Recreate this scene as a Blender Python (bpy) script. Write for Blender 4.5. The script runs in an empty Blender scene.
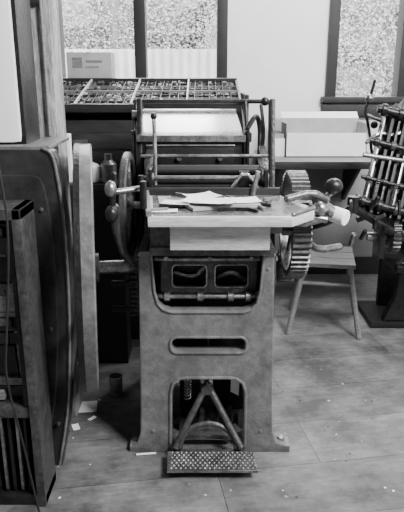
import bpy, bmesh, math, random
from mathutils import Vector, Matrix
random.seed(7)
S=bpy.context.scene; COL=S.collection

# ---------------------------------------------------------------- materials
def mat(name,g,rough=.5,metal=0.,var=.35,scale=12.,bump=.15,bscale=60.,spec=.5,stretch=(1,1,1),grime=0.):
    m=bpy.data.materials.new(name); m.use_nodes=True
    nt=m.node_tree; N=nt.nodes; L=nt.links; b=N['Principled BSDF']
    tc=N.new('ShaderNodeTexCoord'); mp=N.new('ShaderNodeMapping'); mp.inputs['Scale'].default_value=stretch
    L.new(tc.outputs['Object'],mp.inputs['Vector'])
    n=N.new('ShaderNodeTexNoise'); n.inputs['Scale'].default_value=scale; n.inputs['Detail'].default_value=8; n.inputs['Roughness'].default_value=.65
    L.new(mp.outputs[0],n.inputs['Vector'])
    r=N.new('ShaderNodeValToRGB'); lo=max(g*(1-var),0); hi=min(g*(1+var),1)
    r.color_ramp.elements[0].position=.3; r.color_ramp.elements[1].position=.7
    r.color_ramp.elements[0].color=(lo,lo,lo,1); r.color_ramp.elements[1].color=(hi,hi,hi,1)
    L.new(n.outputs[0],r.inputs[0]); col=r.outputs[0]
    if grime:
        g1=N.new('ShaderNodeTexNoise'); g1.inputs['Scale'].default_value=scale*3.7; g1.inputs['Detail'].default_value=10; g1.inputs['Roughness'].default_value=.8
        L.new(mp.outputs[0],g1.inputs['Vector'])
        q=N.new('ShaderNodeMapRange'); q.inputs[1].default_value=.40; q.inputs[2].default_value=.60; q.inputs[3].default_value=1-grime; q.inputs[4].default_value=1+grime*.6
        L.new(g1.outputs[0],q.inputs[0])
        s=N.new('ShaderNodeVectorMath'); s.operation='SCALE'; L.new(col,s.inputs[0]); L.new(q.outputs[0],s.inputs['Scale']); col=s.outputs[0]
    L.new(col,b.inputs['Base Color'])
    n2=N.new('ShaderNodeTexNoise'); n2.inputs['Scale'].default_value=bscale; n2.inputs['Detail'].default_value=5
    L.new(mp.outputs[0],n2.inputs['Vector'])
    bp=N.new('ShaderNodeBump'); bp.inputs['Strength'].default_value=bump; bp.inputs['Distance'].default_value=.01
    L.new(n2.outputs[0],bp.inputs['Height']); L.new(bp.outputs[0],b.inputs['Normal'])
    rr=N.new('ShaderNodeMapRange'); rr.inputs[3].default_value=max(rough-.1,.05); rr.inputs[4].default_value=min(rough+.12,1)
    L.new(n.outputs[0],rr.inputs[0]); L.new(rr.outputs[0],b.inputs['Roughness'])
    b.inputs['Metallic'].default_value=metal; b.inputs['Specular IOR Level'].default_value=spec
    return m
IRON=mat('press_iron',.16,.32,.25,.32,6,.28,42,grime=.28)
IRON2=mat('worn_iron',.085,.36,.5,.4,14,.3,80,grime=.4)
HOUS=mat('housing_paint',.032,.32,.2,.4,6,.2,30,grime=.3)
GEAR=mat('gear_iron',.16,.34,.7,.4,14,.2,80,grime=.4)
DARK=mat('dark_iron',.020,.34,.4,.5,16,.25,60,grime=.4)
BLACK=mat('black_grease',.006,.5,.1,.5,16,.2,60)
STEEL=mat('bright_steel',.75,.22,.95,.3,20,.05,90)
STEELD=mat('dull_steel',.32,.3,.9,.5,20,.1,90,grime=.4)
WOODD=mat('dark_wood',.020,.42,0,.5,8,.2,40,stretch=(1,8,8))
WOOD=mat('mid_wood',.18,.5,0,.4,8,.15,40,stretch=(1,10,10),grime=.3)
WOODL=mat('pale_wood',.52,.42,0,.3,8,.12,40,stretch=(1,10,10),grime=.2)
PAPER=mat('paper',.88,.8,0,.05,8,.03,40)
CARD=mat('cardboard',.36,.85,0,.15,10,.05,40)
WHITE=mat('white_enamel',.88,.35,0,.04,6,.02,30)
INK=mat('ink_plate',.95,.2,.9,.08,8,.02,50)
BOARD=mat('board_surface',.17,.26,.3,.5,9,.12,50,grime=.5)
WALL=mat('plaster',.84,.9,0,.06,3,.1,30)
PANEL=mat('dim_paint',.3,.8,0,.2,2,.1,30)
POSTM=mat('rough_post',.28,.8,0,.6,9,.6,30,stretch=(3,3,.6),grime=.4)
FRAME=mat('window_frame',.012,.5,0,.3,8,.1,40)
FOL=mat('foliage',.2,.8,0,.5,9,.5,12)
LEAF=mat('leaves',.36,.7,0,.35,3,.2,12)
FENCE=mat('fence_metal',.42,.7,0,.15,3,.1,20)
GRND=mat('outside_ground',.3,.9,0,.3,3,.2,20)
TYPE=mat('type_metal',.25,.4,.6,.8,60,.3,90)
RUB=mat('rubber',.012,.5,0,.2,8,.05,40)

def floor_mat():
    m=bpy.data.materials.new('floor_boards'); m.use_nodes=True
    nt=m.node_tree; N=nt.nodes; L=nt.links; b=N['Principled BSDF']
    tc=N.new('ShaderNodeTexCoord'); mp=N.new('ShaderNodeMapping'); mp.inputs['Rotation'].default_value=(0,0,math.radians(-9)); mp.inputs['Location'].default_value=(.35,.12,0)
    L.new(tc.outputs['Object'],mp.inputs[0])
    br=N.new('ShaderNodeTexBrick'); br.inputs['Scale'].default_value=1; br.offset=.37
    br.inputs['Brick Width'].default_value=1.15; br.inputs['Row Height'].default_value=.30; br.inputs['Mortar Size'].default_value=.002; br.inputs['Mortar Smooth'].default_value=.5
    br.inputs['Color1'].default_value=(.115,.115,.115,1); br.inputs['Color2'].default_value=(.175,.175,.175,1); br.inputs['Mortar'].default_value=(.035,.035,.035,1)
    L.new(mp.outputs[0],br.inputs['Vector'])
    m2=N.new('ShaderNodeMapping'); m2.inputs['Scale'].default_value=(1.6,8,1); L.new(mp.outputs[0],m2.inputs[0])
    n=N.new('ShaderNodeTexNoise'); n.inputs['Scale'].default_value=5; n.inputs['Detail'].default_value=12; n.inputs['Roughness'].default_value=.8; L.new(m2.outputs[0],n.inputs['Vector'])
    n3=N.new('ShaderNodeTexNoise'); n3.inputs['Scale'].default_value=2.6; n3.inputs['Detail'].default_value=12; n3.inputs['Roughness'].default_value=.72; L.new(tc.outputs['Object'],n3.inputs['Vector'])
    mr=N.new('ShaderNodeMapRange'); mr.inputs[1].default_value=.3; mr.inputs[2].default_value=.7; mr.inputs[3].default_value=.6; mr.inputs[4].default_value=1.35; L.new(n.outputs[0],mr.inputs[0])
    mr3=N.new('ShaderNodeMapRange'); mr3.inputs[1].default_value=.38; mr3.inputs[2].default_value=.62; mr3.inputs[3].default_value=.4; mr3.inputs[4].default_value=1.5; L.new(n3.outputs[0],mr3.inputs[0])
    mu=N.new('ShaderNodeMath'); mu.operation='MULTIPLY'; L.new(mr.outputs[0],mu.inputs[0]); L.new(mr3.outputs[0],mu.inputs[1])
    mx=N.new('ShaderNodeVectorMath'); mx.operation='SCALE'; L.new(br.outputs['Color'],mx.inputs[0]); L.new(mu.outputs[0],mx.inputs['Scale'])
    L.new(mx.outputs[0],b.inputs['Base Color'])
    r=N.new('ShaderNodeMapRange'); r.inputs[3].default_value=.3; r.inputs[4].default_value=.65; L.new(n3.outputs[0],r.inputs[0]); L.new(r.outputs[0],b.inputs['Roughness'])
    bp=N.new('ShaderNodeBump'); bp.inputs['Strength'].default_value=.35; bp.inputs['Distance'].default_value=.004; L.new(mx.outputs[0],bp.inputs['Height']); L.new(bp.outputs[0],b.inputs['Normal'])
    return m
FLOOR=floor_mat()

# ---------------------------------------------------------------- mesh builder
def group(name):
    e=bpy.data.objects.new(name,None); e.empty_display_size=.1; COL.objects.link(e); return e
class B:
    def __init__(s): s.bm=bmesh.new(); s.mats=[]; s.M=Matrix()
    def mi(s,m):
        if m not in s.mats: s.mats.append(m)
        return s.mats.index(m)
    def _end(s,n0,f0,m,M=None):
        s.bm.verts.ensure_lookup_table(); s.bm.faces.ensure_lookup_table()
        T=s.M@(M if M else Matrix())
        for v in s.bm.verts[n0:]: v.co=T@v.co
        k=s.mi(m)
        for f in s.bm.faces[f0:]: f.material_index=k
    def start(s): return len(s.bm.verts),len(s.bm.faces)
    def raw(s,vs,fs,m,M=None):
        n,f=s.start(); V=[s.bm.verts.new(v) for v in vs]
        for q in fs:
            try: s.bm.faces.new([V[i] for i in q])
            except ValueError: pass
        s._end(n,f,m,M)
    def frommesh(s,me,m,M=None):
        n,f=s.start(); s.bm.from_mesh(me); s._end(n,f,m,M)
    def box(s,x0,x1,y0,y1,z0,z1,m,bev=.003,M=None):
        t=bmesh.new(); bmesh.ops.create_cube(t,size=1)
        for v in t.verts: v.co=Vector(((x0+x1)/2+v.co.x*(x1-x0),(y0+y1)/2+v.co.y*(y1-y0),(z0+z1)/2+v.co.z*(z1-z0)))
        if bev>0:
            bev=min(bev,.4*min(abs(x1-x0),abs(y1-y0),abs(z1-z0)))
            bmesh.ops.bevel(t,geom=t.edges[:],offset=bev,segments=2,affect='EDGES',profile=.7)
        me=bpy.data.meshes.new('t'); t.to_mesh(me); t.free(); s.frommesh(me,m,M); bpy.data.meshes.remove(me)
    def lathe(s,prof,p,axis,m,seg=24,closed=False):
        a=Vector(axis).normalized(); q=a.to_track_quat('Z','Y').to_matrix().to_4x4()
        M=Matrix.Translation(p)@q; vs=[];fs=[]; n=len(prof)
        for i in range(seg):
            t=2*math.pi*i/seg
            for r,h in prof: vs.append((r*math.cos(t),r*math.sin(t),h))
        for i in range(seg):
            j=(i+1)%seg
            for k in range(n if closed else n-1):
                l=(k+1)%n
                fs.append((i*n+k,j*n+k,j*n+l,i*n+l))
        if not closed:
            fs.append([i*n for i in range(seg)][::-1]); fs.append([i*n+n-1 for i in range(seg)])
        s.raw(vs,fs,m,M)
    def cyl(s,p0,p1,r,m,seg=16,r2=None):
        p0=Vector(p0);p1=Vector(p1);d=p1-p0;L=d.length;r2=r if r2 is None else r2;c=min(.15*r,.003)
        s.lathe([(r-c,0),(r,c),(r2,L-c),(r2-c,L)],p0,d,m,seg)
    def sph(s,c,r,m,sc=(1,1,1),seg=16):
        t=bmesh.new(); bmesh.ops.create_uvsphere(t,u_segments=seg,v_segments=seg*3//4,radius=r)
        me=bpy.data.meshes.new('t'); t.to_mesh(me); t.free()
        s.frommesh(me,m,Matrix.Translation(c)@Matrix.Diagonal((*sc,1))); bpy.data.meshes.remove(me)
    def tube(s,pts,r,m,seg=10,smooth=0):
        P=[Vector(p) for p in pts]
        for _ in range(smooth):
            Q=[P[0]]
            for a,b in zip(P,P[1:]): Q+= [a*.75+b*.25,a*.25+b*.75]
            Q.append(P[-1]); P=Q
        for a,b in zip(P,P[1:]):
            if (b-a).length>1e-5: s.lathe([(r,0),(r,(b-a).length)],a,b-a,m,seg)
        for p in P: s.sph(p,r,m,seg=8)
    def spring(s,p0,p1,R,r,turns,m):
        p0=Vector(p0);p1=Vector(p1);d=p1-p0;q=d.normalized().to_track_quat('Z','Y').to_matrix(); n=turns*8; pts=[]
        for i in range(n+1):
            t=i/8*2*math.pi; pts.append(p0+d*(i/n)+q@Vector((R*math.cos(t),R*math.sin(t),0)))
        for a,b in zip(pts,pts[1:]): s.lathe([(r,0),(r,(b-a).length)],a,b-a,m,5)
    def plate(s,outer,holes,plane,a0,a1,m,bev=.004,M=None):
        cu=bpy.data.curves.new('c','CURVE'); cu.dimensions='2D'; cu.fill_mode='BOTH'
        for pts in [outer]+holes:
            sp=cu.splines.new('POLY'); sp.points.add(len(pts)-1); sp.use_cyclic_u=True
            for i,p in enumerate(pts): sp.points[i].co=(p[0],p[1],0,1)
        cu.extrude=(a1-a0)/2-bev; cu.bevel_depth=bev; cu.bevel_resolution=1; cu.offset=-bev
        o=bpy.data.objects.new('c',cu); COL.objects.link(o)
        me=bpy.data.meshes.new_from_object(o.evaluated_get(bpy.context.evaluated_depsgraph_get()))
        bpy.data.objects.remove(o); bpy.data.curves.remove(cu)
        mid=(a0+a1)/2
        if plane=='XZ': P=Matrix(((1,0,0,0),(0,0,-1,mid),(0,1,0,0),(0,0,0,1)))
        elif plane=='YZ': P=Matrix(((0,0,1,mid),(1,0,0,0),(0,1,0,0),(0,0,0,1)))
        else: P=Matrix.Translation((0,0,mid))
        s.frommesh(me,m,(M@P) if M else P); bpy.data.meshes.remove(me)
    def wheel(s,c,R,w,rim,m,spokes=6,hub=.06,curved=0,teeth=0,tooth=.012,sp_r=.018,a_off=0.2):
        cx,cy,cz=c
        if teeth:
            n=teeth*4; vs=[];fs=[]
            for i in range(n):
                t=2*math.pi*i/n; ro=R if i%4 in(1,2) else R-tooth
                if i%4==1:t+=.2*2*math.pi/n
                if i%4==2:t-=.2*2*math.pi/n
                for (r,x) in ((ro,-w/2),(ro,w/2),(R-rim,w/2),(R-rim,-w/2)):
                    vs.append((cx+x,cy+r*math.cos(t),cz+r*math.sin(t)))
            for i in range(n):
                j=(i+1)%n
                for k in range(4):
                    l=(k+1)%4; fs.append((i*4+k,j*4+k,j*4+l,i*4+l))
            s.raw(vs,fs,m)
        else:
            h=w/2; c2=.006
            s.lathe([(R-c2,-h),(R,-h+c2),(R,h-c2),(R-c2,h),(R-rim,h),(R-rim-.006,h*.6),(R-rim-.006,-h*.6),(R-rim,-h)],c,(1,0,0),m,72,closed=True)
        s.lathe([(hub*.5,-w*.75),(hub,-w*.7),(hub,w*.7),(hub*.5,w*.75)],c,(1,0,0),m,24)
        for i in range(spokes):
            t0=2*math.pi*i/spokes+a_off; pts=[]
            for k in range(7):
                u=k/6; r=hub*.7+(R-rim-hub*.7)*u; t=t0+curved*math.sin(u*math.pi)
                pts.append(Vector((cx,cy+r*math.cos(t),cz+r*math.sin(t))))
            for k,(a,b) in enumerate(zip(pts,pts[1:])):
                s.lathe([(sp_r*(1.25-.08*k),0),(sp_r*(1.17-.08*k),(b-a).length)],a,b-a,m,10)
    def obj(s,name,parent=None,angle=35):
        bmesh.ops.recalc_face_normals(s.bm,faces=s.bm.faces[:])
        me=bpy.data.meshes.new(name); s.bm.to_mesh(me); s.bm.free()
        for m in s.mats: me.materials.append(m)
        me.polygons.foreach_set('use_smooth',[True]*len(me.polygons))
        me.set_sharp_from_angle(angle=math.radians(angle))
        o=bpy.data.objects.new(name,me); COL.objects.link(o); o.parent=parent; return o
def rrect(x0,x1,y0,y1,r,n=4):
    P=[]
    for cx,cy,a in ((x1-r,y0+r,-90),(x1-r,y1-r,0),(x0+r,y1-r,90),(x0+r,y0+r,180)):
        for i in range(n+1):
            t=math.radians(a+90*i/n); P.append((cx+r*math.cos(t),cy+r*math.sin(t)))
    return P

# ---------------------------------------------------------------- room
def simple(name,boxes,m,bev=0):
    b=B()
    for q in boxes: b.box(*q,m,bev)
    return b.obj(name)
CH=3.7; WT=3.35
simple('floor',[(-2.2,2.4,-1.6,4.62,-.05,0)],FLOOR)
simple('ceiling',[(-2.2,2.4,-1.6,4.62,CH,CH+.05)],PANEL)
WY=4.5
simple('wall_back',[(-2.2,-1.06,WY,4.62,0,CH),(-1.06,.18,WY,4.62,0,1.44),(-1.06,.18,WY,4.62,WT,CH),(.18,.89,WY,4.62,0,CH),
  (.89,2.0,WY,4.62,0,1.34),(.89,2.0,WY,4.62,WT,CH),(2.0,2.4,WY,4.62,0,CH)],WALL)
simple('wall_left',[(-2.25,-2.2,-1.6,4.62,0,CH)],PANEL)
simple('wall_right',[(2.4,2.45,-1.6,4.62,0,CH)],WALL)
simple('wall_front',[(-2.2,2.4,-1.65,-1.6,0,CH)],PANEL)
simple('window_1',[(-1.06,-.995,4.47,4.6,1.44,WT),(-.475,-.395,4.46,4.6,1.44,WT),(.105,.18,4.46,4.6,1.44,WT),(-1.06,.18,4.47,4.6,WT-.06,WT),(-1.06,.18,4.5,4.56,2.42,2.47),(-1.1,.2,4.42,4.6,1.40,1.455)],FRAME,.004)
simple('window_2',[(.89,.96,4.46,4.6,1.34,WT),(1.40,1.47,4.46,4.6,1.34,WT),(1.93,2.0,4.46,4.6,1.34,WT),(.89,2.0,4.47,4.6,WT-.06,WT),(.89,2.0,4.5,4.56,2.42,2.47),(.86,2.03,4.42,4.6,1.31,1.35)],FRAME,.004)
simple('trim_1',[(.87,2.3,4.46,4.499,1.2,1.31)],WOODD,.003)
simple('trim_2',[(.24,2.38,4.484,4.499,.14,.93)],PANEL,.003)
simple('baseboard_back',[(-2.2,2.4,4.475,4.499,0,.14)],WOODD,.003)

# outside
simple('outdoor_ground',[(-9,12,4.63,16,-.3,-.2)],GRND)
b=B(); vs=[];n=420
for i in range(n+1):
    x=-4+ i*5.2/n; y=7.2+.022*math.sin(i*.75)
    vs+=[(x,y,-.2),(x,y,1.78)]
fs=[(2*i,2*i+2,2*i+3,2*i+1) for i in range(n)]
b.raw(vs,fs,FENCE); b.obj('corrugated_fence')
b=B()
for i in range(70):
    t=bmesh.new(); r=random.uniform(.4,.9); bmesh.ops.create_icosphere(t,subdivisions=2,radius=r)
    for v in t.verts: v.co*=random.uniform(.8,1.2)
    me=bpy.data.meshes.new('t'); t.to_mesh(me); t.free()
    b.frommesh(me,FOL,Matrix.Translation((random.uniform(-4,6),random.uniform(9.9,10.6),random.uniform(.0,2.9)))); bpy.data.meshes.remove(me)
vs=[];fs=[]
for i in range(60000):
    c=Vector((random.uniform(-3.4,5),random.uniform(8.1,9.0),random.uniform(.6,3.0)))
    a=Vector((random.gauss(0,1),random.gauss(0,1),random.gauss(0,1))).normalized(); q=a.orthogonal().normalized(); l=random.uniform(.012,.034)
    k=len(vs); vs+=[tuple(c-a*l),tuple(c+q*l*.5),tuple(c+a*l),tuple(c-q*l*.5)]; fs.append((k,k+1,k+2,k+3))
b.raw(vs,fs,LEAF)
for x in (-3,-1.2,1,3,4.6): b.cyl((x,8.3,-.2),(x+.1,8.3,2.9),.05,WOOD)
b.obj('garden_trees')

# post
b=B(); b.box(-.74,-.572,2.42,2.58,0,CH,POSTM,.01); b.tube([(-.60,2.405,1.27),(-.60,2.405,CH-.01)],.006,WOOD)
b.box(-.7,-.6,2.40,2.42,1.75,1.9,WOODD,.003); b.obj('timber_post')

# ---------------------------------------------------------------- platen press
press=group('platen_printing_press')
b=B()
outer=[(-.30,0),(-.30,.025),(-.268,.045),(-.254,.09),(-.250,.2),(-.238,.86),(-.190,.86),(-.187,.71),(-.175,.665),(-.15,.64),(-.12,.63),(.16,.63),(.19,.64),(.216,.665),(.227,.71),(.230,.86),(.272,.86),(.285,.2),(.29,.09),(.305,.045),(.365,.025),(.365,0),
 (.17,0),(.168,.28),(.158,.315),(.135,.333),(.11,.337),(-.065,.337),(-.09,.333),(-.112,.315),(-.12,.28),(-.125,0)]
b.plate(outer,[rrect(-.118,.169,.46,.513,.022)],'XZ',2.15,2.20,IRON,.006)
def ringpts(P,y,r,m,closed=True):
    Q=[(p[0],y,p[1]) for p in P]
    if closed: Q.append(Q[0])
    b.tube(Q,r,m,8)
ringpts(rrect(-.124,.175,.453,.520,.026),2.149,.006,IRON)
ringpts([(-.13,.03),(-.126,.28),(-.116,.32),(-.092,.339),(-.065,.344),(.11,.344),(.137,.34),(.163,.32),(.175,.28),(.176,.03)],2.149,.007,IRON,False)
ringpts([(-.238,.855),(-.192,.855),(-.182,.71),(-.17,.66),(-.15,.636),(-.12,.625),(.16,.625),(.19,.636),(.212,.66),(.223,.71),(.232,.855),(.27,.855)],2.149,.006,IRON,False)
for sx,x0,x1 in ((-1,-.245,-.21),(1,.25,.282)):
    b.plate([(2.18,0),(2.18,.86),(2.45,.86),(2.55,1.15),(2.68,1.2),(2.74,1.0),(2.8,.3),(2.86,.03),(2.86,0),(2.6,0),(2.55,.2),(2.4,.22),(2.35,0)],[rrect(2.3,2.6,.34,.56,.05)],'YZ',x0,x1,IRON2,.004)
b.box(-.30,-.21,2.15,2.30,0,.03,IRON,.006); b.box(.25,.365,2.15,2.30,0,.03,IRON,.006)
for x,z in ((-.275,.03),(.33,.03)):
    b.cyl((x,2.19,z),(x,2.19,z+.02),.014,STEELD,6)
for x,z in ((-.21,.8),(.25,.8),(-.2,.1),(.24,.1)):
    b.lathe([(.008,0),(.008,.003),(.004,.005)],(x,2.15,z),(0,-1,0),IRON,6)
b.obj('frame_casting',press)
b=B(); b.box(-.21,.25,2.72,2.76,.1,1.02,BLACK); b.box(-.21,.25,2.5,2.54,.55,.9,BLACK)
b.cyl((-.25,2.5,.42),(.28,2.5,.42),.02,DARK); b.cyl((-.25,2.35,.28),(.28,2.35,.28),.015,DARK)
b.box(-.1,.0,2.4,2.5,.02,.3,DARK); b.box(.05,.2,2.45,2.55,.02,.22,DARK)
for i in range(9):
    b.box(-.1+.03*i,-.08+.03*i,2.3+.02*(i%3),2.33+.02*(i%3),.0,.05+.02*(i%4),IRON2)
b.obj('interior_ironwork',press)
b=B()
b.plate(rrect(-.166,.220,.668,.845,.02),[rrect(-.118,.018,.695,.79,.018),rrect(.05,.182,.695,.79,.018)],'XZ',2.235,2.275,IRON2,.006)
for P in (rrect(-.118,.018,.695,.79,.018),rrect(.05,.182,.695,.79,.018)):
    Q=[(p[0],2.235,p[1]) for p in P]; b.tube(Q+[Q[0]],.004,STEELD,8)
b.box(-.13,.19,2.3,2.33,.68,.8,BLACK)
b.tube([(-.11,2.29,.74),(-.03,2.28,.72),(.01,2.29,.76)],.01,STEELD,8,2)
b.tube([(.06,2.29,.72),(.12,2.28,.75),(.17,2.29,.71)],.01,STEELD,8,2)
b.cyl((-.185,2.215,.665),(.228,2.215,.665),.010,STEELD)
for x in (-.15,-.02,.1,.17,.21): b.cyl((x,2.215,.665),(x+.025,2.215,.665),.02,STEELD,12)
b.cyl((-.185,2.23,.815),(.228,2.23,.815),.009,STEELD)
for x in (-.14,.03,.19):
    b.cyl((x,2.235,.82),(x,2.215,.82),.010,STEELD,6)
b.obj('platen',press)
# feed board
b=B()
TZ=1.04
b.plate([(-.183,1.98),(.305,1.98),(.40,2.09),(.40,2.14),(.31,2.37),(-.225,2.37)],[],'XY',1.004,TZ,WOODL,.003)
b.box(-.012,.008,0,.385,0,.022,WOOD,M=Matrix.Translation((-.178,1.985,TZ))@Matrix.Rotation(.11,4,'Z'))
b.box(-.22,.31,2.355,2.375,TZ,TZ+.03,WOODD)
b.tube([(.31,1.99,TZ+.006),(.398,2.095,TZ+.006),(.395,2.14,TZ+.006)],.008,STEELD)
b.plate([(-.165,2.0),(.29,2.0),(.37,2.1),(.30,2.34),(-.195,2.34)],[],'XY',TZ,TZ+.003,BOARD,.001)
for i in range(26):
    x=random.uniform(-.15,.27);y=random.uniform(2.05,2.33);a=random.uniform(0,3)
    b.box(-.03,.03,-.005,.005,0,.012,random.choice([STEELD,DARK,BLACK,WOOD]),.001,Matrix.Translation((x,y,TZ+.003))@Matrix.Rotation(a,4,'Z'))
b.obj('feed_board',press)
b=B()
b.box(-.113,.240,2.04,2.30,.905,1.003,WOODL,.004)
b.box(-.187,-.113,2.09,2.3,.90,1.003,IRON2,.004)
b.box(-.19,.262,2.08,2.24,.872,.904,IRON2,.004)
b.box(.24,.29,2.1,2.2,.95,1.003,IRON,.004)
b.obj('drawer_box',press)
b=B()
def sheet(x,y,z,w,d,a,curl=.0,m=PAPER):
    vs=[];fs=[];n=6
    for i in range(n+1):
        for j in range(n+1):
            u=i/n-.5;v=j/n-.5
            vs.append((u*w,v*d,curl*(abs(u)*2)**3*.5+curl*(v*2)**2*.3))
    for i in range(n):
        for j in range(n): k=i*(n+1)+j; fs.append((k,k+n+1,k+n+2,k+1))
    b.raw(vs,fs,m,Matrix.Translation((x,y,z))@Matrix.Rotation(a,4,'Z'))
def booklet(x,y,z,w,d,h,a,m):
    b.box(-w/2,w/2,-d/2,d/2,0,h,m,.0015,Matrix.Translation((x,y,z))@Matrix.Rotation(a,4,'Z'))
booklet(.0,2.14,TZ+.004,.13,.15,.012,.4,CARD); booklet(.14,2.16,TZ+.004,.13,.12,.014,.08,CARD); booklet(-.10,2.18,TZ+.004,.09,.12,.010,-.2,WOOD)
sheet(-.09,2.13,TZ+.018,.11,.07,-.25,.004); sheet(0.02,2.13,TZ+.022,.17,.12,-.35,.014); sheet(.0,2.24,TZ+.019,.12,.10,.5,.01); sheet(.15,2.16,TZ+.020,.12,.10,.15,.006)
sheet(.05,2.08,TZ+.026,.14,.05,-.15,.012); sheet(-.14,2.24,TZ+.006,.05,.14,.1,.002,CARD); sheet(-.13,2.05,TZ+.006,.09,.05,.05,.002)
b.obj('paper_sheets_and_booklets',press)
b=B(); b.wheel((.380,2.40,.91),.222,.07,.035,GEAR,6,.045,0,56,.014,.014); b.cyl((.28,2.40,.91),(.44,2.40,.91),.025,STEELD)
b.wheel((.380,2.62,.66),.075,.07,.03,IRON2,0,.05,0,20,.012); b.cyl((.27,2.62,.66),(.44,2.62,.66),.02,STEELD)
b.obj('bull_gear',press)
b=B(); b.M=Matrix.Translation((-.466,2.32,.75))@Matrix.Rotation(math.radians(10),4,'Z')@Matrix.Rotation(math.radians(1.2),4,'Y')
b.wheel((0,0,0),.495,.066,.075,IRON,6,.06,.12,0,0,.022); b.cyl((-.05,0,0),(.20,0,0),.028,STEELD)
b.lathe([(.487,-.033),(.4965,-.033),(.4965,-.012),(.487,-.012)],(0,0,0),(1,0,0),DARK,72,closed=True)
b.obj('flywheel',press)
b=B()
b.wheel((-.305,2.45,.98),.22,.03,.03,IRON2,5,.04,.1,0,0,.014); b.cyl((-.33,2.45,.98),(-.24,2.45,.98),.018,STEELD)
b.plate([(2.5,.5),(2.56,.5),(2.72,1.2),(2.76,1.38),(2.70,1.4),(2.66,1.22)],[],'YZ',-.285,-.262,DARK,.004)
b.plate([(2.5,.7),(2.56,.7),(2.72,1.2),(2.76,1.38),(2.70,1.4),(2.66,1.22)],[],'YZ',.295,.32,DARK,.004)
b.spring((-.275,2.3,.55),(-.275,2.3,.8),.016,.003,12,STEELD)
b.wheel((-.33,2.62,.80),.16,.05,.03,DARK,5,.04,.1,0,0,.014)
for z in (.5,.62,.7): b.cyl((-.40,2.5,z),(-.24,2.5,z),.014,DARK)
b.obj('side_arms',press)
b=B()
b.tube([(-.30,2.0,.98),(-.305,2.0,1.06),(-.295,2.0,1.18)],.010,DARK)
b.sph((-.305,1.985,1.135),.026,STEELD,(.8,1,1.1)); b.sph((-.305,1.985,1.05),.026,DARK,(.9,1,1.1))
b.cyl((-.30,2.0,1.12),(-.2,2.06,1.125),.010,STEELD)
b.cyl((-.2,2.02,1.06),(-.2,2.02,1.155),.012,DARK); b.cyl((-.235,2.3,1.06),(-.235,2.3,1.13),.012,DARK)
b.tube([(-.19,2.42,.99),(-.19,2.45,1.2),(-.195,2.48,1.33)],.008,STEELD); b.sph((-.195,2.48,1.34),.014,DARK)
b.tube([(-.30,2.05,1.06),(-.305,2.1,.9),(-.26,2.2,.8)],.012,IRON2,10,1)
b.obj('impression_lever',press)
b=B()
b.tube([(.31,2.14,1.07),(.40,2.16,1.09),(.46,2.18,1.06)],.014,GEAR,12,1)
b.sph((.488,2.2,1.105),.034,DARK,(1,.9,.9)); b.cyl((.44,2.2,1.04),(.487,2.2,1.09),.012,STEELD)
b.cyl((.45,2.2,1.03),(.50,2.17,1.0),.024,STEELD); b.cyl((.485,2.19,1.005),(.53,2.15,.995),.030,PAPER)
b.sph((.43,2.14,1.035),.026,STEELD); b.cyl((.40,2.15,1.0),(.46,2.15,.99),.014,STEELD)
b.lathe([(.01,0),(.035,.004),(.035,.012),(.01,.016)],(.56,2.25,1.01),(1,-.3,0),DARK,20)
b.tube([(.32,2.3,.92),(.42,2.3,.92),(.5,2.25,.96),(.56,2.25,1.01)],.012,DARK,10,1)
b.tube([(.3,2.2,.985),(.36,2.16,.97),(.43,2.15,.99)],.014,STEELD,10,1)
b.tube([(.42,2.3,.86),(.47,2.3,.83),(.56,2.35,.83)],.014,GEAR,10,1)
b.obj('throw_off_lever',press)
b=B()
b.cyl((-.24,2.42,1.10),(.27,2.42,1.10),.010,STEELD); b.cyl((-.2,2.5,1.12),(.26,2.5,1.12),.022,RUB)
b.cyl((-.26,2.56,1.17),(.28,2.56,1.17),.008,STEELD); b.cyl((-.2,2.62,1.05),(.26,2.62,1.05),.022,RUB)
for x in (-.215,.25):
    b.box(x,x+.015,2.38,2.62,1.06,1.14,DARK); b.cyl((x-.01,2.42,1.10),(x+.02,2.42,1.10),.022,STEELD,16)
    b.cyl((x,2.42,1.1),(x,2.66,1.0),.008,STEELD); b.spring((x,2.4,1.12),(x,2.6,1.16),.012,.002,12,STEELD)
b.box(-.2,.25,2.40,2.44,.93,1.07,BLACK); b.box(-.25,.25,2.66,2.70,.90,1.08,DARK)
b.box(.15,.19,2.39,2.43,1.06,1.13,DARK); b.cyl((.2,2.35,1.04),(.22,2.34,1.14),.01,STEELD)
b.tube([(.12,2.38,1.07),(.17,2.36,1.14),(.22,2.38,1.07)],.007,STEEL,8,1)
b.obj('form_rollers',press)
b=B()
def quadslab(P,t,m):
    P=[Vector(p) for p in P]; n=(P[1]-P[0]).cross(P[3]-P[0]).normalized(); Q=[p-n*t for p in P]
    b.raw([tuple(p) for p in P+Q],[(0,1,2,3),(7,6,5,4),(0,4,5,1),(1,5,6,2),(2,6,7,3),(3,7,4,0)],m)
quadslab([(-.278,2.65,1.245),(.182,2.65,1.245),(.158,2.92,1.345),(-.300,2.92,1.345)],.012,INK)
b.box(-.285,.19,2.635,2.652,1.222,1.25,STEELD,.003)
b.box(-.285,.19,2.66,2.69,1.075,1.222,DARK,.004)
for x0,x1 in ((-.298,-.283),(.183,.20)):
    b.plate([(2.64,1.05),(2.64,1.262),(2.93,1.368),(2.95,1.34),(2.95,1.05)],[],'YZ',x0,x1,DARK,.003)
b.box(-.24,.14,2.65,2.66,1.10,1.20,BLACK,.004)
b.tube([(-.24,2.648,1.205),(.14,2.648,1.205)],.005,STEEL)
b.cyl((-.1,2.65,1.15),(-.1,2.63,1.15),.012,STEELD); b.cyl((.08,2.65,1.15),(.08,2.63,1.15),.012,STEELD)
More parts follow.
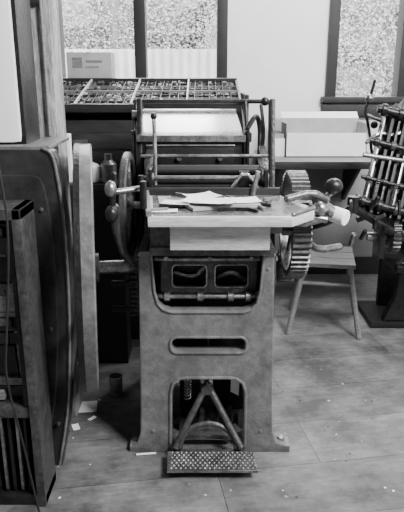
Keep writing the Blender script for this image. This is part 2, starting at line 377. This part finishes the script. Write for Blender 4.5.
for x in (-.298,.196):
    b.box(x-.008,x+.012,2.64,2.67,1.0,1.27,DARK); b.cyl((x,2.65,1.25),(x,2.80,1.385),.010,DARK)
    b.cyl((x,2.92,1.34),(x,2.80,1.385),.010,DARK)
b.cyl((-.31,2.80,1.385),(.29,2.80,1.385),.010,DARK); b.cyl((-.29,2.93,1.375),(.2,2.93,1.375),.012,RUB)
b.cyl((-.31,2.72,1.33),(-.27,2.72,1.33),.02,STEELD); b.sph((.285,2.80,1.385),.02,DARK)
b.tube([(.20,2.66,1.28),(.24,2.7,1.34),(.262,2.74,1.27),(.258,2.7,1.14),(.23,2.66,1.06)],.011,DARK,10,2)
b.tube([(.262,2.74,1.37),(.28,2.74,1.25),(.262,2.7,1.12)],.008,IRON2,10,2)
b.obj('ink_table',press)
b=B()
b.plate([(-.134,1.965),(.215,1.965),(.205,2.09),(-.140,2.09)],[],'XY',.035,.047,STEELD,.003)
for i in range(18):
    for j in range(7):
        x=-.12+i*.0185+(.009 if j%2 else 0); y=1.98+j*.0165
        if x<.205: b.raw([(x-.007,y,.047),(x,y-.006,.047),(x+.007,y,.047),(x,y+.006,.047),(x,y,.0525)],[(0,1,4),(1,2,4),(2,3,4),(3,0,4)],STEELD)
b.box(-.12,.2,2.0,2.08,.015,.035,DARK)
b.cyl((-.11,2.11,.045),(.012,2.2,.27),.014,IRON2); b.cyl((.16,2.11,.045),(.03,2.2,.27),.014,IRON2)
b.lathe([(.022,-.02),(.028,0),(.022,.02)],(.02,2.2,.27),(0,1,0),IRON2,16)
pts=[(.025+.115*math.cos(math.pi*k/14),2.12+.04*math.sin(math.pi*k/14),.045+.085*math.sin(math.pi*k/14)) for k in range(15)]
b.tube(pts,.012,IRON2)
b.plate([(p[0]*.9,p[2]*.85) for p in pts],[],'XZ',2.18,2.2,STEEL,.003)
b.cyl((.02,2.22,.27),(.02,2.3,.5),.010,DARK); b.cyl((.0,2.19,.30),(.0,2.19,.335),.008,STEELD)
b.box(-.12,.17,2.10,2.13,.0,.03,IRON2)
b.spring((-.06,2.24,.2),(-.06,2.24,.33),.014,.0025,9,STEELD)
b.obj('treadle',press)
b=B(); sheet(.13,2.28,.02,.07,.06,.5,.01)
b.raw([(.12,2.26,.22),(.155,2.26,.2),(.16,2.28,.33),(.125,2.28,.33)],[(0,1,2,3)],PAPER)
b.raw([(-.10,2.3,.25),(-.06,2.3,.26),(-.065,2.31,.33),(-.11,2.31,.32)],[(0,1,2,3)],PAPER)
b.obj('paper_scraps',press)
b=B(); b.box(-.262,-.254,2.3,2.35,.28,.36,PAPER,0); b.obj('tag_slip',press)

# ---------------------------------------------------------------- left machine housing
g=group('machine_housing')
b=B()
edge=[(-.561,0),(-.52,.2),(-.500,.35),(-.482,.6),(-.476,.8),(-.476,1.0),(-.482,1.1),(-.490,1.18),(-.497,1.225),(-.508,1.25),(-.53,1.26)]
b.plate([(-1.2,0)]+edge+[(-1.2,1.26)],[],'XZ',2.06,2.12,HOUS,.008)
b.plate([(-1.2,0)]+[(x-.10,z*.97) for x,z in edge]+[(-1.2,1.22)],[],'XZ',2.10,2.38,DARK,.012)
Q=[(x-.010,2.058,z) for x,z in edge]; b.tube(Q,.006,IRON,8,1)
b.plate([(-1.1,.1)]+[(x-.05,.1+z*.85) for x,z in edge]+[(-1.1,1.17)],[],'XZ',2.048,2.062,HOUS,.004)
for z in (.2,.6,1.05): b.lathe([(.009,0),(.009,.005),(.004,.008)],(-.56,2.05,z),(0,-1,0),IRON2,8)
b.box(-1.2,-.52,2.06,2.38,1.255,1.268,IRON,.004)
b.obj('housing_casting',g)
b=B(); b.box(-1.1,-.625,2.1,2.3,1.272,2.1,WHITE,.03); b.box(-1.12,-.612,2.12,2.31,1.268,2.12,DARK,.01); b.obj('white_panel',g)

g=group('galley_rack')
b=B(); x1=-.565; Y=1.83
b.box(-1.1,x1,Y,Y+.02+.13,0,.04,DARK); b.box(x1-.03,x1,Y-.01,Y+.15,0,1.10,IRON2,.004); b.box(-1.1,x1,Y-.01,Y+.15,1.065,1.10,IRON2,.004)
b.box(-1.1,x1-.035,Y+.12,Y+.15,.04,1.065,BLACK); b.box(-1.1,x1-.035,Y,Y+.12,.36,.40,IRON2)
b.box(x1-.05,x1-.036,Y+.005,Y+.1,.4,1.06,DARK)
for i in range(16):
    x=x1-.055-i*.028; b.box(x-.010,x,Y+.02,Y+.08,.05,.355,STEELD if i%2 else DARK,.002)
z=.41
while z<1.04:
    h=random.choice([.012,.02,.03,.045,.06]); x=x1-.055
    while x>-1.05:
        w=random.choice([.02,.04,.07,.1]); d=random.uniform(0,.03)
        b.box(x-w+.003,x,Y+.03+d,Y+.1+d,z,min(z+h-.003,1.06),random.choice([DARK,BLACK,IRON2,GEAR,WOOD,WOODD]),.002); x-=w
    z+=h
b.obj('rack_frame_and_furniture',g)

b=B(); b.tube([(-.56,1.6,1.5),(-.54,1.6,1.243),(-.53,1.6,1.09),(-.565,1.6,.79),(-.585,1.6,.64),(-.56,1.62,.43),(-.53,1.62,.168),(-.52,1.64,.006),(-.7,1.66,.006)],.0035,RUB,8,2); b.obj('hanging_cable')

# ---------------------------------------------------------------- type case cabinet
g=group('type_case_cabinet')
b=B(); b.box(-.95,.20,3.26,3.72,0,1.27,WOODD,.006)
for i in range(11):
    z=.12+i*.1; b.box(-.93,-.37,3.245,3.262,z,z+.085,WOODD,.004); b.box(-.35,.18,3.245,3.262,z,z+.085,WOODD,.004)
    for x in (-.65,-.09): b.box(x-.04,x+.04,3.235,3.246,z+.03,z+.05,STEELD,.003)
b.plate([(3.24,1.25),(3.74,1.25),(3.78,1.445),(3.2,1.32)],[],'YZ',-.95,-.92,WOODD,.003)
b.plate([(3.24,1.25),(3.74,1.25),(3.78,1.445),(3.2,1.32)],[],'YZ',.185,.215,WOODD,.003)
b.box(.225,.245,3.22,3.7,1.2,1.40,DARK,.004); b.box(.20,.27,3.3,3.33,1.15,1.2,DARK)
b.obj('cabinet_body',g)
b=B(); sl=math.atan2(.115,.55); b.M=Matrix.Translation((-.95,3.2,1.335))@Matrix.Rotation(sl,4,'X')
W=1.16; D=.57
b.box(0,W,0,D,-.012,0,BLACK)
b.box(0,W,-.01,.008,-.02,.022,WOODD); b.box(0,W,D-.01,D+.01,-.02,.03,WOODD); b.box(0,.012,0,D,0,.022,WOOD); b.box(W-.012,W,0,D,0,.022,WOOD)
mains=[.29,.58,.87]
for x in mains: b.box(x-.004,x+.004,0,D,0,.028,WOODL,.001)
for y in (D*.5,): b.box(0,W,y-.004,y+.004,0,.025,WOOD,.001)
xs=[0.012]+mains+[W-.012]
for a,c in zip(xs,xs[1:]):
    for (ya,yb) in ((.008,D*.5),(D*.5,D-.01)):
        nx=random.choice([6,7,8]); ny=4
        for i in range(1,nx): x=a+(c-a)*i/nx; b.box(x-.0016,x+.0016,ya,yb,0,.018,WOODD,0)
        for j in range(1,ny): y=ya+(yb-ya)*j/ny; b.box(a,c,y-.0016,y+.0016,0,.018,WOODD if j!=2 else WOOD,0)
        for i in range(nx):
            for j in range(ny):
                cx=a+(c-a)*(i+.5)/nx; cy=ya+(yb-ya)*(j+.5)/ny
                for k in range(random.randint(1,5)):
                    px=cx+random.uniform(-.35,.35)*(c-a)/nx; py=cy+random.uniform(-.3,.3)*(yb-ya)/ny; s_=random.uniform(.003,.010)
                    b.box(px-s_,px+s_,py-.004,py+.004,0,random.uniform(.006,.022),random.choice([TYPE,STEELD,BLACK,WOODL,BLACK]),0)
b.obj('type_trays',g)
b=B()
b.box(-.815,-.545,3.79,3.95,1.452,1.63,CARD,.004)
b.box(-.78,-.72,3.788,3.791,1.54,1.60,WOOD,0); b.box(-.70,-.60,3.788,3.791,1.57,1.585,WOOD,0); b.box(-.70,-.62,3.788,3.791,1.54,1.55,WOOD,0)
b.box(-.69,-.67,3.786,3.956,1.625,1.633,WOODL,.001)
b.obj('cardboard_box')
b=B(); b.box(-1.1,.22,3.785,4.40,1.41,1.45,WOODD); b.box(-1.1,-1.06,3.79,4.4,0,1.41,WOODD); b.box(.18,.22,3.79,4.4,0,1.41,WOODD); b.box(-1.06,.18,4.3,4.34,.2,1.41,WOODD)
b.obj('rear_shelf_unit')
b=B()
b.box(-.92,-.40,2.95,3.12,.95,.98,WOODD); b.box(-.92,-.40,2.95,3.12,0,.95,BLACK)
b.obj('low_cupboard')
g=group('bench_clutter')
b=B()
b.lathe([(.05,0),(.055,.003),(.055,.11),(.045,.12),(.045,.0)],(-.74,3.03,.982),(0,0,1),STEELD,20)
b.lathe([(.06,0),(.065,.003),(.065,.07),(.055,.085),(.02,.10)],(-.58,3.03,.982),(0,0,1),WHITE,20)
b.lathe([(.035,0),(.04,.003),(.04,.09),(.02,.11),(.02,.14)],(-.47,3.02,.982),(0,0,1),IRON,20)
b.box(-.68,-.655,3.0,3.05,.982,1.22,PAPER,.002)
b.obj('cans_and_slips',g)
b=B(); b.lathe([(.025,0),(.032,.002),(.034,.10),(.030,.102),(.028,.01),(.0,.01)],(-.42,2.62,0),(0,0,1),STEELD,20); b.obj('tin_cup')

# ---------------------------------------------------------------- right side shelf with carton
g=group('wall_shelf')
b=B()
b.plate([(.35,3.82),(1.17,3.82),(1.2,4.47),(.39,4.47)],[],'XY',.945,.97,WOOD,.004)
b.box(.35,1.17,3.812,3.826,.925,.972,WOODD,.003)
for x in (.5,1.05): b.plate([(4.47,.6),(4.47,.945),(4.0,.945),(4.0,.92),(4.44,.6)],[],'YZ',x,x+.025,WOODD,.003)
b.obj('shelf_board',g)
b=B()
x0,x1,y0,y1,z0,z1=.56,1.10,4.05,4.32,.972,1.19
t=.005
b.box(x0,x1,y0,y1,z0,z0+t,PAPER,0); b.box(x0,x0+t,y0,y1,z0,z1,CARD,0); b.box(x1-t,x1,y0,y1,z0,z1,CARD,0); b.box(x0,x1,y1-t,y1,z0,z1+.02,CARD,0); b.box(x0,x1,y0,y0+t,z0,z1-.06,PAPER,0)
b.box(x0-.1,x0-.004,y0+.02,y1,z0,z0+.12,PAPER,.002); b.box(x0-.09,x0-.01,y0+.03,y1,z0+.121,z0+.15,CARD,.002)
b.raw([(x0,y1,z1+.02),(x1,y1,z1+.02),(x1,y1+.06,z1+.06),(x0,y1+.06,z1+.06)],[(0,1,2,3)],PAPER)
b.raw([(x0,y0,z1),(x0,y1,z1),(x0-.06,y1,z1+.03),(x0-.06,y0,z1+.03)],[(0,1,2,3)],CARD)
b.obj('open_carton')

# stool
b=B()
b.M=Matrix.Translation((.76,3.5,0))@Matrix.Rotation(-.18,4,'Z')
for i in range(3): b.box(-.16,.16,-.2+i*.134,-.2+i*.134+.128,.43,.455,WOOD,.004)
for sx in (-1,1):
    b.box(sx*.13-.012,sx*.13+.012,-.18,.18,.39,.43,WOOD,.003)
    for sy in (-1,1): b.cyl((sx*.13,sy*.15,.43),(sx*.21,sy*.2,0.0),.018,WOOD,8,.016)
    b.cyl((sx*.17,-.18,.2),(sx*.17,.18,.2),.011,WOOD,8)
b.cyl((-.15,-.165,.32),(.15,-.165,.32),.011,WOOD,8)
b.obj('wooden_stool')

# ---------------------------------------------------------------- right-hand press
g=group('tilted_bed_press')
b=B()
b.box(1.04,1.7,3.42,3.8,0,.04,BLACK,.01); b.plate([(1.12,.04),(1.7,.04),(1.7,.85),(1.2,.9),(1.12,.8),(1.1,.6),(1.2,.45),(1.18,.2)],[rrect(1.26,1.45,.2,.5,.04)],'XZ',3.44,3.50,DARK,.01)
b.plate([(1.16,.04),(1.7,.04),(1.7,.85),(1.2,.9),(1.16,.7)],[],'XZ',3.7,3.76,DARK,.01)
b.cyl((.74,2.9,.88),(1.2,2.95,.60),.024,DARK); b.cyl((.76,2.92,.93),(1.2,3.0,.74),.014,STEELD); b.cyl((.745,2.9,.85),(.745,2.9,.93),.03,DARK)
b.cyl((.78,2.95,.80),(1.3,3.0,.98),.016,IRON2); b.wheel((.98,3.0,.72),.11,.04,.03,IRON2,4,.03,0,28,.01,.012)
b.cyl((.85,3.0,.70),(1.5,3.0,.70),.022,STEELD); b.cyl((1.05,3.1,.5),(1.5,3.1,.5),.03,DARK)
b.plate([(2.9,.6),(3.45,.45),(3.45,.9),(3.1,.95),(2.9,.85)],[],'YZ',1.02,1.05,DARK,.006)
for i in range(6): b.box(.90+.07*i,.93+.07*i,2.93,3.05,.60+.04*(i%2),.86,(DARK,IRON2,BLACK)[i%3],.006)
b.obj('base_casting',g)
b=B()
bot=Vector((.80,2.95,.86)); top=Vector((.935,3.15,1.33)); ud=(top-bot); L_=ud.length; u=ud.normalized(); r=Vector((1,0,0)); r=(r-u*r.dot(u)).normalized(); nn=r.cross(u)
b.M=Matrix(((r.x,-nn.x,u.x,bot.x),(r.y,-nn.y,u.y,bot.y),(r.z,-nn.z,u.z,bot.z),(0,0,0,1)))
sg=1 if -nn.y>0 else -1
def yy(v): return v*sg
b.box(0,.7,min(yy(.02),yy(.05)),max(yy(.02),yy(.05)),0,L_,BLACK)
for i in range(18):
    m=(STEELD,BLACK,DARK,BLACK)[i%4]; w=(.008,.016,.010,.014)[i%4]; ya,yb=yy(-.03-.012*(i%3)),yy(.02)
    b.box(i*.034,i*.034+w,min(ya,yb),max(ya,yb),-.02,L_+.03*(i%3),m,.002)
for z,rr,m in ((.02,.018,DARK),(.14,.010,DARK),(.33,.014,DARK),(.50,.02,DARK)):
    b.cyl((-.05,yy(-.06),z),(.62,yy(-.06),z),rr,m)
    for i in range(7): b.cyl((i*.085-.03,yy(-.06),z),(i*.085-.005,yy(-.06),z),rr*1.6,random.choice([DARK,IRON2,DARK]),14)
for i in range(6): b.spring((.03+i*.09,yy(-.085),.03),(.03+i*.09,yy(-.085),.14),.010,.002,10,STEELD)
b.M=Matrix()
b.cyl((.80,3.0,1.12),(1.5,3.0,1.02),.012,STEELD)
b.wheel((1.06,3.3,1.22),.13,.04,.03,IRON2,5,.03,0,36,.01,.01)
for i in range(20): 
    p=Vector((.76+i*.03,2.85+random.uniform(-.06,.06),.84+random.uniform(-.10,.1)-i*.009)); q=Vector((random.uniform(-.05,.05),random.uniform(-.03,.03),random.uniform(-.08,.08)))
    b.cyl(p,p+q,random.uniform(.006,.018),random.choice([DARK,STEELD,IRON2,BLACK]),12)
b.obj('tilted_bed',g)
b=B()
b.tube([(.90,3.2,1.1),(.87,3.2,1.25),(.845,3.2,1.32),(.87,3.2,1.40),(.885,3.2,1.47)],.008,DARK,10,1)
b.sph((.862,3.19,1.385),.022,STEELD); b.sph((.90,3.2,1.25),.02,DARK); b.cyl((.86,3.2,1.30),(.93,3.2,1.27),.008,STEELD)
b.tube([(.93,3.15,1.28),(1.0,3.15,1.34),(1.1,3.15,1.3)],.008,DARK,10,2)
b.tube([(.84,3.1,1.17),(.9,3.1,1.22),(.98,3.1,1.20),(1.1,3.1,1.27)],.010,STEELD,10,1)
b.obj('gripper_lever',g)

# floor papers
b=B(); 
for (x,y,w,d_,a) in ((-.545,2.50,.10,.10,.1),(-.56,2.33,.03,.05,.4),(-.50,2.40,.04,.02,.9)):
    sheet(x,y,.003,w,d_,a,.003)
b.cyl((-.27,2.125,.006),(-.19,2.135,.006),.004,PAPER,8)
for i in range(90):
    x=random.uniform(-.6,1.0); y=random.uniform(1.85,2.9)
    if -.3<x<.37 and y>1.95: continue
    sheet(x,y,.002,random.uniform(.004,.012),random.uniform(.004,.010),random.uniform(0,3),.001,random.choice([PAPER,CARD,DARK,DARK]))
b.obj('floor_paper_scraps')

# ---------------------------------------------------------------- light
w=bpy.data.worlds.new('W'); S.world=w; w.use_nodes=True
w.node_tree.nodes['Background'].inputs[0].default_value=(1,1,1,1); w.node_tree.nodes['Background'].inputs[1].default_value=11.0
def area(name,loc,tgt,size,e):
    l=bpy.data.lights.new(name,'AREA'); l.size=size; l.energy=e
    o=bpy.data.objects.new(name,l); COL.objects.link(o); o.location=loc
    o.rotation_euler=(Vector(tgt)-Vector(loc)).to_track_quat('-Z','Y').to_euler(); return o
area('fill_light',(1.6,.5,3.0),(0.2,2.4,.7),.8,230)  # added fill lamp brightening the press; no real ceiling fixture behind it
area('fill_light.001',(1.0,3.5,3.4),(.8,3.7,0),.8,80)  # second added fill, over the right rear of the room; no fixture modelled

cam=bpy.data.cameras.new('camera'); co=bpy.data.objects.new('camera',cam); COL.objects.link(co)
co.location=(0,0,1.5); co.rotation_euler=(math.radians(90-16.8),0,0)
cam.sensor_fit='HORIZONTAL'; cam.sensor_width=36; cam.lens=600/404*36; cam.clip_start=.05
S.camera=co
